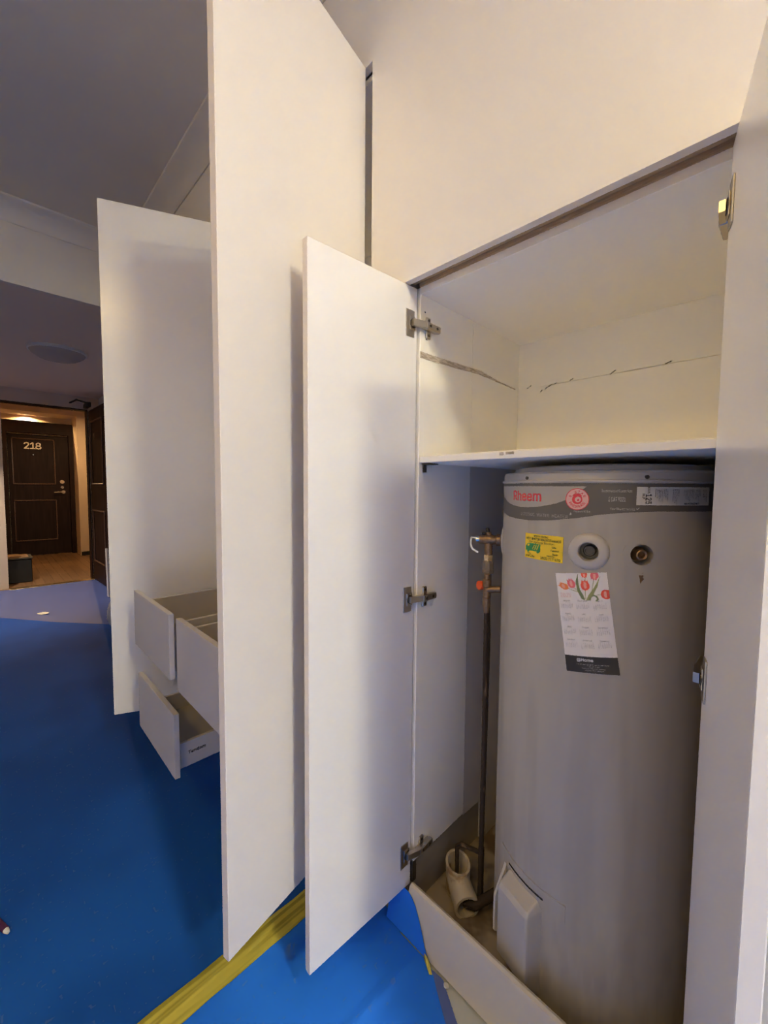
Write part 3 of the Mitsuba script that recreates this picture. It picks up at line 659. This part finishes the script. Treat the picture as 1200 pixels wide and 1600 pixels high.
st = extr(sg.Polygon([(0.1365, 1.0345), (0.1455, 1.0345), (0.1440, 1.0305), (0.1465, 1.0280), (0.1425, 1.0225), (0.1400, 1.0185), (0.1390, 1.0250), (0.1380, 1.0320)]), 0.0003)
st2 = extr(sg.Polygon([(0.1425, 1.0455), (0.1445, 1.0455), (0.1450, 1.0400), (0.1430, 1.0375)]), 0.0003)
for q in (st, st2): put(H + '__rust_mark', wrap(q, 0.0003), 'brass', label='brown rust drip below the right socket')
# cover box on the lower front-left
MB = np.eye(4); th = -0.304; nB = np.array([math.sin(th), -math.cos(th), 0]); tB = np.array([math.cos(th), math.sin(th), 0])
MB[:3, 0] = tB; MB[:3, 1] = nB; MB[:3, 2] = (0, 0, 1); MB[:3, 3] = (TC[0], TC[1], 0)
def ball_hull(pts, r):
    sp = trimesh.creation.icosphere(subdivisions=2, radius=r).vertices
    return trimesh.convex.convex_hull(np.vstack([sp + q for q in pts]))


cm = ball_hull([(-0.040, 0.229, 0.267), (0.038, 0.229, 0.267), (-0.040, 0.258, 0.251), (0.038, 0.258, 0.251), (-0.040, 0.263, 0.243), (0.038, 0.263, 0.243), (-0.040, 0.263, 0.085), (0.038, 0.263, 0.085), (-0.042, 0.240, 0.06), (0.040, 0.240, 0.06), (-0.045, 0.225, 0.255), (0.045, 0.225, 0.255), (-0.045, 0.225, 0.055), (0.045, 0.225, 0.055)], 0.007)
cm.apply_transform(MB)
put(H + '__element_cover', cm, 'plastic_cover', 40, label='boxy grey cover over the element')
fl = cat(wrap(extr(sg.box(-0.155, 0.035, 0.03, 0.305).difference(sg.box(-0.120, -0.006, 0.05, 0.262)), 0.0012), 0.0002))
put(H + '__cover_frame', fl, 'tank_enamel', 30)
tr = extr(sg.Polygon([(-0.118, 0.286), (-0.018, 0.286), (-0.018, 0.2825), (-0.118, 0.2825)]), 0.0012)
put(H + '__cover_shadow', wrap(tr, 0.0016), 'black_plastic', label='black strip painted for the shadow line above the element cover')  # raised black strip that draws the shadow line of the seam
sh = trimesh.convex.convex_hull(np.array([(-0.062, 0.232, 0.275), (-0.055, 0.232, 0.275), (-0.066, 0.262, 0.20), (-0.060, 0.262, 0.20), (-0.066, 0.262, 0.11), (-0.060, 0.262, 0.11), (-0.060, 0.232, 0.09), (-0.055, 0.232, 0.09)]) + [0, 0, 0])
sh.apply_transform(MB); put(H + '__cable_shield', sh, 'kick', label='beige edge of a shield left of the cover')
# relief valve at the upper left
tv = math.radians(-65.7); MV = tframe(tv, 1.060)
def vloc(mesh): mesh.apply_transform(MV); return mesh
put(H + '__valve_flange', vloc(lathe([(0.011, 0.0), (0.036, -0.004), (0.038, -0.002), (0.034, 0.002), (0.016, 0.005), (0.011, 0.005)], seg=40)), 'ring_grey', 30)
put(H + '__relief_valve', cat(vloc(lathe([(0, 0.004), (0.0125, 0.004), (0.0155, 0.007), (0.0155, 0.016), (0.0115, 0.018), (0.0130, 0.026), (0.0145, 0.032), (0.0145, 0.044), (0.0120, 0.052), (0.0120, 0.062), (0, 0.062)], seg=28)),
    vloc(cyl((0, 0.004, 0.038), (0, -0.042, 0.038), 0.0108, 22)), vloc(cyl((0, 0, 0.038), (0, 0.020, 0.038), 0.0075, 18))), 'brass', 30, label='tarnished brass relief valve')
put(H + '__relief_valve__stem', cat(vloc(cyl((0, 0.020, 0.040), (0, 0.032, 0.042), 0.0048, 14)), vloc(cyl((0.002, 0.016, 0.046), (0.002, 0.016, 0.056), 0.0035, 12))), 'black_plastic', 30)
put(H + '__relief_valve__cap', vloc(lathe([(0, 0.060), (0.0078, 0.060), (0.0085, 0.062), (0.0085, 0.071), (0.0070, 0.073), (0, 0.073)], seg=22)), 'chrome', 30, label='chrome cap')
lev = [(0, 0.004, 0.074), (0, 0.004, 0.084), (0, -0.014, 0.086), (0, -0.027, 0.081), (0, -0.036, 0.066)]
put(H + '__relief_valve__lever', vloc(cat(*[trimesh.convex.convex_hull(np.vstack([trimesh.creation.box(extents=(0.010 if i else 0.014, 0.004, 0.004)).vertices + lev[i], trimesh.creation.box(extents=(0.010, 0.004, 0.004)).vertices + lev[i + 1]])) for i in range(4)])), 'chrome', label='bent chrome test lever')

# drain pipe and stop valve left of the tank
pv = (MV @ [0, 0, 0.038, 1])[:3]; px, py = pv[0], pv[1]
Dp = 'drain_pipe'
tag(Dp, 'dark vertical drain pipe with brass fittings left of the water heater', 'pipe')
put(Dp + '__pipe', cat(tube([(px, py, 0.905), (px + 0.006, py, 0.80), (px + 0.003, py, 0.45), (px, py, 0.16)], 0.0062), cyl((px, py, 0.172), (px, py, 0.006), 0.0085, 16)), 'pipe_dark', 30)
put(Dp + '__nut', lathe([(0, 1.018), (0.0130, 1.018), (0.0130, 1.010), (0.0118, 1.008), (0.0118, 1.002), (0, 1.002)], (px, py, 0), seg=6), 'gold', label='bright brass nut')
put(Dp + '__fitting', cat(lathe([(0, 1.003), (0.0112, 1.003), (0.0150, 0.995), (0.0150, 0.978), (0.0165, 0.976), (0.0165, 0.968), (0.0110, 0.965), (0, 0.965)], (px, py, 0), seg=8), cyl((px, py, 0.968), (px, py, 0.90), 0.0100, 18)), 'fitting_grey', 30)
put(Dp + '__side_pipe', cat(tube([(px, py, 0.155), (px - 0.060, py - 0.012, 0.150), (px - 0.072, py - 0.015, 0.138), (px - 0.072, py - 0.015, 0.030)], 0.0062)), 'pipe_dark', 30, label='thin pipe bending into the waste pipe')
nT = np.array([math.sin(tv), -math.cos(tv)])
tx = np.array([math.cos(tv), math.sin(tv)])
qx, qy = px + 0.018 * tx[0], py + 0.018 * tx[1]
Sv = 'stop_valve'
tag(Sv, 'brass stop valve with an orange knob beside the drain pipe', 'valve')
put(Sv + '__body', cat(lathe([(0, 0.968), (0.0080, 0.968), (0.0085, 0.955), (0.0115, 0.953), (0.0115, 0.935), (0.0090, 0.932), (0.0088, 0.905), (0.0110, 0.903), (0.0110, 0.880), (0.0080, 0.878), (0.0070, 0.862), (0, 0.862)], (qx, qy, 0), seg=18),
    cyl((qx, qy, 0.926), (qx - nT[0] * 0.036, qy - nT[1] * 0.036, 0.930), 0.0095, 18), cyl((qx, qy, 0.926), (px + nT[0] * 0.008 - tx[0] * 0.0, py - 0.006, 0.932), 0.006, 14)), 'brass', 30)
put(Sv + '__pipe', tube([(qx, qy, 0.865), (qx + 0.002, qy, 0.5), (qx, qy, 0.02)], 0.0060), 'pipe_dark', 30)
kc = np.array([px - 0.008, py - 0.012, 0.934]); kd = np.array([-0.35, -0.93, 0.05]); kd /= np.linalg.norm(kd)
put(Sv + '__knob', lathe([(0, 0), (0.0085, 0), (0.0125, 0.003), (0.0130, 0.010), (0.0118, 0.0135), (0.0030, 0.0145), (0, 0.0135)], kc, kd, seg=10), 'orange_plastic', 20, label='orange plastic knob')
# waste pipe
Wp = 'waste_pipe'
tag(Wp, 'open cream waste pipe tee on the cupboard floor', 'waste pipe')
wx, wy = px - 0.068, py - 0.015
outer = m3.Manifold.cylinder(0.10, 0.033, 0.037, 36).translate((wx, wy, 0.004)); inner = m3.Manifold.cylinder(0.2, 0.029, 0.032, 36).translate((wx, wy, 0.02))
hb = trimesh.geometry.align_vectors([0, 0, 1], np.array([0.80, -0.58, -0.06]) / np.linalg.norm([0.80, -0.58, -0.06])); hb[:3, 3] = (wx, wy, 0.038)
ho = m3.Manifold.cylinder(0.082, 0.033, 0.036, 36).transform(hb[:3, :4]); hi = m3.Manifold.cylinder(0.20, 0.027, 0.030, 36).transform(hb[:3, :4])
cutp = m3.Manifold.cube((0.3, 0.3, 0.2)).translate((-0.15, -0.15, 0.0)).rotate((6, 12, 0)).translate((wx, wy, 0.090))
floorcut = m3.Manifold.cube((1, 1, 1)).translate((-1.2, -0.3, -0.9965 - 0.0))
tee = (outer + ho) - inner - hi - cutp - m3.Manifold.cube((1, 1, 1)).translate((wx - 0.5, wy - 0.5, -0.996))
put(Wp + '__tee', mtri(tee), 'pvc', 30)
e0 = np.array([wx, wy, 0.040]) + hb[:3, 2] * 0.075
put(Wp + '__branch', tube([e0 + [-0.01, 0.004, 0], e0 + [0.018, 0.012, 0.004], e0 + [0.05, 0.075, 0.02]], 0.013), 'pipe_dark', 30, label='dark rusty branch pipe')

# ---- calendar magnet (rotated) and service magnet
CC, CR, CWd, CHt = (0.0490, 0.9285), math.radians(8.5), 0.0965, 0.2035
def cal(mesh, off=0.0006):
    mesh.apply_transform(trimesh.transformations.rotation_matrix(CR, (0, 0, 1))); mesh.apply_translation((CC[0], CC[1], 0))
    def lift(v):
        a = np.clip(((v[:, 0] - CC[0]) * 0.55 - (v[:, 1] - CC[1]) * 0.83 - 0.085) / 0.04, 0, 1); return 0.009 * a ** 2
    return wrap(mesh, off, 0.012, lift)
K = 'wall_calendar'
tag(K, 'white 2025 calendar with red tulips stuck on the water heater', 'calendar')
hw, hh = CWd / 2, CHt / 2
put(K + '__sheet', cal(extr(sg.box(-hw, -hh + 0.0335, hw, hh), 0.0005)), 'paper_white', True)
put(K + '__footer', cal(extr(sg.box(-hw, -hh, hw, -hh + 0.0335), 0.0005)), 'paper_black', True, label='black footer strip')
def petal(x, y, w, h, a):
    e = affinity.scale(sg.Point(0, 0).buffer(1, 16), w / 2, h / 2); tipc = sg.Polygon([(-w * 0.42, h * 0.15), (-w * 0.30, h * 0.62), (-w * 0.12, h * 0.42), (0, h * 0.66), (w * 0.14, h * 0.42), (w * 0.32, h * 0.60), (w * 0.42, h * 0.15)])
    return affinity.translate(affinity.rotate(e.union(tipc), a, origin=(0, 0)), x, y).intersection(sg.box(-hw, -hh, hw, hh))
tul = [(-0.0335, 0.0745, 0.0125, 0.0185, 62, 'tulip_orange'), (-0.0185, 0.0800, 0.0150, 0.0180, 22, 'tulip_pink'), (0.0070, 0.0760, 0.0165, 0.0190, 0, 'tulip_red'), (0.0075, 0.0990, 0.0115, 0.0120, 180, 'tulip_red'), (0.0260, 0.0965, 0.0150, 0.0160, 165, 'tulip_pink'), (0.0425, 0.0580, 0.0190, 0.0185, -72, 'tulip_red')]
for x, y, w_, h_, a, mt in tul:
    put(K + '__tulip', cal(extr(petal(x, y, w_, h_, a), 0.0002), 0.0012), mt)
    put(K + '__tulip_petal', cal(extr(affinity.scale(petal(x, y, w_, h_, a), 0.34, 0.7).buffer(0), 0.0001), 0.0015), 'tulip_light')
lf = [sg.Polygon([(-0.004, 0.101), (-0.010, 0.085), (-0.009, 0.068), (-0.003, 0.050), (0.004, 0.046), (0.002, 0.056), (-0.004, 0.070), (-0.005, 0.085)]), sg.Polygon([(0.036, 0.096), (0.028, 0.080), (0.018, 0.066), (0.010, 0.055), (0.005, 0.046), (0.012, 0.046), (0.020, 0.058), (0.029, 0.074)])]
put(K + '__leaf', cal(extr(lf[0], 0.0002), 0.0011), 'leaf_dark'); put(K + '__leaf', cal(extr(lf[1], 0.0002), 0.0011), 'leaf_green')
arc = [(0.012, 0.046), (0.014, 0.053), (0.019, 0.0565), (0.025, 0.0545), (0.027, 0.049), (0.0235, 0.0445)]
put(K + '__leaf', cal(extr(ribbon(arc, 0.0032), 0.0002), 0.0011), 'leaf_dark')
stems = [ribbon([(-0.028, 0.071), (-0.006, 0.062), (0.004, 0.049)], 0.0009), ribbon([(-0.013, 0.071), (0.002, 0.050)], 0.0009), ribbon([(0.006, 0.067), (0.005, 0.050)], 0.0010), ribbon([(0.009, 0.092), (0.008, 0.085)], 0.0010), ribbon([(0.024, 0.088), (0.018, 0.065)], 0.0010), ribbon([(0.034, 0.058), (0.026, 0.0575)], 0.0009)]
for s_ in stems: put(K + '__stem', cal(extr(s_, 0.0002), 0.0010), 'leaf_green')
put(K + '__year', cal(text('2025', 0.0082, False, 0.0002, -0.0325, 0.0565, width=0.021), 0.0010), 'print_pink', label='2025')
months = ['January', 'February', 'March', 'April', 'May', 'June', 'July', 'August', 'September', 'October', 'November', 'December']
daytri = {}
for i, mn in enumerate(months):
    cxm = (-0.0325, -0.002, 0.0290)[i % 3]; cym = 0.0450 - 0.0268 * (i // 3)
    ms = [text(mn, 0.0030, True, 0.0002, cxm, cym, width=min(0.0022 * len(mn), 0.018))]
    first = (3, 6, 6, 2, 4, 0, 2, 5, 1, 3, 6, 1)[i]; nd = (31, 28, 31, 30, 31, 30, 31, 31, 30, 31, 30, 31)[i]
    for dd in range(1, nd + 1):
        c_ = (first + dd - 1) % 7; r_ = (first + dd - 1) // 7
        x0 = cxm - 0.0118 + c_ * 0.0036; y0 = cym - 0.0050 - r_ * 0.0026
        for j, dg in enumerate(str(dd)):
            ms.append(rbox(x0 + j * 0.0010, x0 + j * 0.0010 + 0.0007, y0, y0 + 0.0014, 0, 0.0002, 0))
    put(K + '__month', cal(cat(*ms), 0.0010), 'print_grey')
put(K + '__footer__lettering', cal(cat(text('@Home', 0.0062, True, 0.0002, -0.0110, -0.0755, width=0.030)), 0.0012), 'paper_white')
ft = [text('Your local property people', 0.0022, False, 0.0002, 0.002, -0.0845, width=0.060), text('Sales and rentals', 0.0020, False, 0.0002, 0.003, -0.0885, width=0.022), text('Call our office for advice', 0.0020, False, 0.0002, 0.003, -0.0925, width=0.042), text('open six days', 0.0020, False, 0.0002, 0.004, -0.0962, width=0.034)]
put(K + '__footer__lettering', cal(cat(*ft), 0.0012), 'print_pale')
Y_ = 'service_magnet'
tag(Y_, 'yellow hot water service card with a green van stuck on the water heater', 'sticker')
YC, YA = (-0.0470, 1.0722), 0.0
def yel(mesh, off=0.0006):
    mesh.apply_translation((YC[0], YC[1], 0)); return wrap(mesh, off)
put(Y_ + '__card', yel(extr(sg.box(-0.047, -0.0277, 0.047, 0.0277), 0.0005)), 'sticker_yellow', True)
put(Y_ + '__lettering', yel(cat(text('NORTH SHORE', 0.0038, True, 0.0002, -0.004, 0.0232, width=0.036), text('HOT WATER MAINTENANCE', 0.0052, True, 0.0002, 0, 0.0165, width=0.086), text('For Speedy Service', 0.0046, False, 0.0002, -0.003, 0.0098, width=0.062), text('Gas', 0.0036, True, 0.0002, 0.028, 0.0030),
    text('Electric', 0.0038, True, 0.0002, 0.030, -0.0045), text('Solar', 0.0036, True, 0.0002, 0.031, -0.0118), text('CALL', 0.0030, True, 0.0002, -0.034, -0.0165), text('9418 1244', 0.0046, True, 0.0002, -0.0315, -0.0222, width=0.026), text('FREECALL', 0.0030, True, 0.0002, 0.022, -0.0168), text('1800 777 870', 0.0052, True, 0.0002, 0.0195, -0.0228, width=0.045)), 0.0012), 'print_black')
van = sg.Polygon([(-0.0440, -0.0095), (-0.0440, -0.0010), (-0.0385, 0.0050), (-0.0345, 0.0062), (-0.004, 0.0062), (-0.004, -0.0105), (-0.0440, -0.0105)]).difference(sg.Polygon([(-0.0415, -0.0005), (-0.0375, 0.0038), (-0.0335, 0.0038), (-0.0335, -0.0005)])).union(sg.Point((-0.037, -0.0108)).buffer(0.0035)).union(sg.Point((-0.010, -0.0108)).buffer(0.0035))
for x0 in (-0.022, -0.0165, -0.011): van = van.difference(sg.Polygon([(x0 - 0.004, -0.0075), (x0 - 0.0015, -0.0075), (x0 + 0.004, 0.0045), (x0 + 0.0015, 0.0045)]))
put(Y_ + '__van', yel(extr(van, 0.0002), 0.0012), 'print_green', label='green van picture')

# ================================================================ WARDROBE (left)
Wd = 'wardrobe'
tag(Wd, 'tall built-in wardrobe with both doors and three drawers open', 'wardrobe')
WX0, WX1, WZB, WZT = -1.785, -0.845, 0.235, 2.3075
put(Wd + '__side_panel', rbox(WX0, WX0 + 0.016, 0.022, 0.58, WZB, WZT), 'inner_white')
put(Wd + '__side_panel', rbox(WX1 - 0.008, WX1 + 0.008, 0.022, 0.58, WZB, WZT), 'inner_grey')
put(Wd + '__top_panel', rbox(WX0 + 0.016, WX1 - 0.008, 0.022, 0.58, WZT - 0.016, WZT), 'inner_white')
put(Wd + '__bottom_panel', rbox(WX0 + 0.016, WX1 - 0.008, 0.022, 0.58, WZB, WZB + 0.016), 'inner_white')
put(Wd + '__back_panel', rbox(WX0, WX1 + 0.008, 0.58, 0.59, WZB, WZT), 'inner_white')
put(Wd + '__shelf', rbox(WX0 + 0.016, WX1 - 0.008, 0.04, 0.58, 0.845, 0.861), 'inner_white')
put(Wd + '__shelf', rbox(WX0 + 0.016, WX1 - 0.008, 0.04, 0.58, 1.80, 1.816), 'inner_white')
put(Wd + '__plinth', rbox(WX0, WX1 + 0.008, 0.05, 0.066, 0.004, WZB), 'beige_melamine')
# tall door (outer face towards the utility cupboard)
DT = frame((-0.8538, -0.0012, 0), (math.sin(0.2114), -math.cos(0.2114)))
kt = door_leaf(Wd + '__door', DT, 0.4529, 0.2395, 2.3060, False, 'tall right wardrobe door, beige outside, swung open')
# local +y is the outer side here, so the leaf lies on -y
scene.pop(kt); scene.pop(kt + '__outer_skin')
a = rbox(0, 0.4529, -0.003, 0, 0.2395, 2.3060, 0.0007); a.apply_transform(DT)
b = rbox(0, 0.4529, -0.018, -0.003, 0.2395, 2.3060, 0.0007); b.apply_transform(DT)
scene[kt] = mikit.ply(a, 'beige_melamine'); put(kt + '__inner_skin', b, 'white_melamine')
e = rbox(0.4529, 0.4537, -0.0175, -0.0005, 0.2395, 2.3060, 0); e.apply_transform(DT); put(kt + '__edge_band', e, 'edge_band')
DL = frame((-1.7691, -0.0012, 0), (-math.sin(0.4134), -math.cos(0.4134)))
kw = door_leaf(Wd + '__door', DL, 0.447, 0.2445, 2.3075, True, 'left wardrobe door, white inside, swung wide open')
for z in (2.20, 1.27, 0.34):
    pass


def drawer(x0, x1, yf, z0, z1, depth, side_h, logo=False, lbl=''):
    k = put(Wd + '__drawer', rbox(x0, x1, yf, yf + 0.016, z0, z1, 0.0008), 'drawer_white', label=lbl)
    zb = z0 + 0.012
    put(k + '__side', rbox(x0 + 0.022, x0 + 0.034, yf + 0.0165, yf + depth, zb, zb + side_h), 'drawer_white')
    put(k + '__side', rbox(x1 - 0.034, x1 - 0.022, yf + 0.0165, yf + depth, zb, zb + side_h), 'drawer_white')
    put(k + '__back', rbox(x0 + 0.034, x1 - 0.034, yf + depth - 0.012, yf + depth, zb, zb + side_h), 'drawer_inner')
    put(k + '__bottom', rbox(x0 + 0.034, x1 - 0.034, yf + 0.0165, yf + depth - 0.0125, zb + 0.010, zb + 0.018), 'drawer_inner')
    if logo:
        m = text('Tandem', 0.0095, True, 0.0006, 0, 0, width=0.055); m.apply_transform(np.array([[0, 0, 1, x1 - 0.0219], [1, 0, 0, yf + 0.075], [0, 1, 0, zb + side_h * 0.55], [0, 0, 0, 1.0]]))
        put(k + '__maker_mark', m, 'print_black', label='small black maker mark')
    return k


drawer(-1.722, -1.322, -0.377, 0.603, 0.808, 0.48, 0.155, lbl='upper left drawer, pulled out')
drawer(-1.318, -0.90, -0.357, 0.565, 0.793, 0.48, 0.185, lbl='upper right drawer, pulled out')
drawer(-1.722, -1.318, -0.370, 0.282, 0.490, 0.48, 0.082, True, lbl='lower left drawer with a low side, pulled out')
scene = {k: v for k, v in scene.items()}
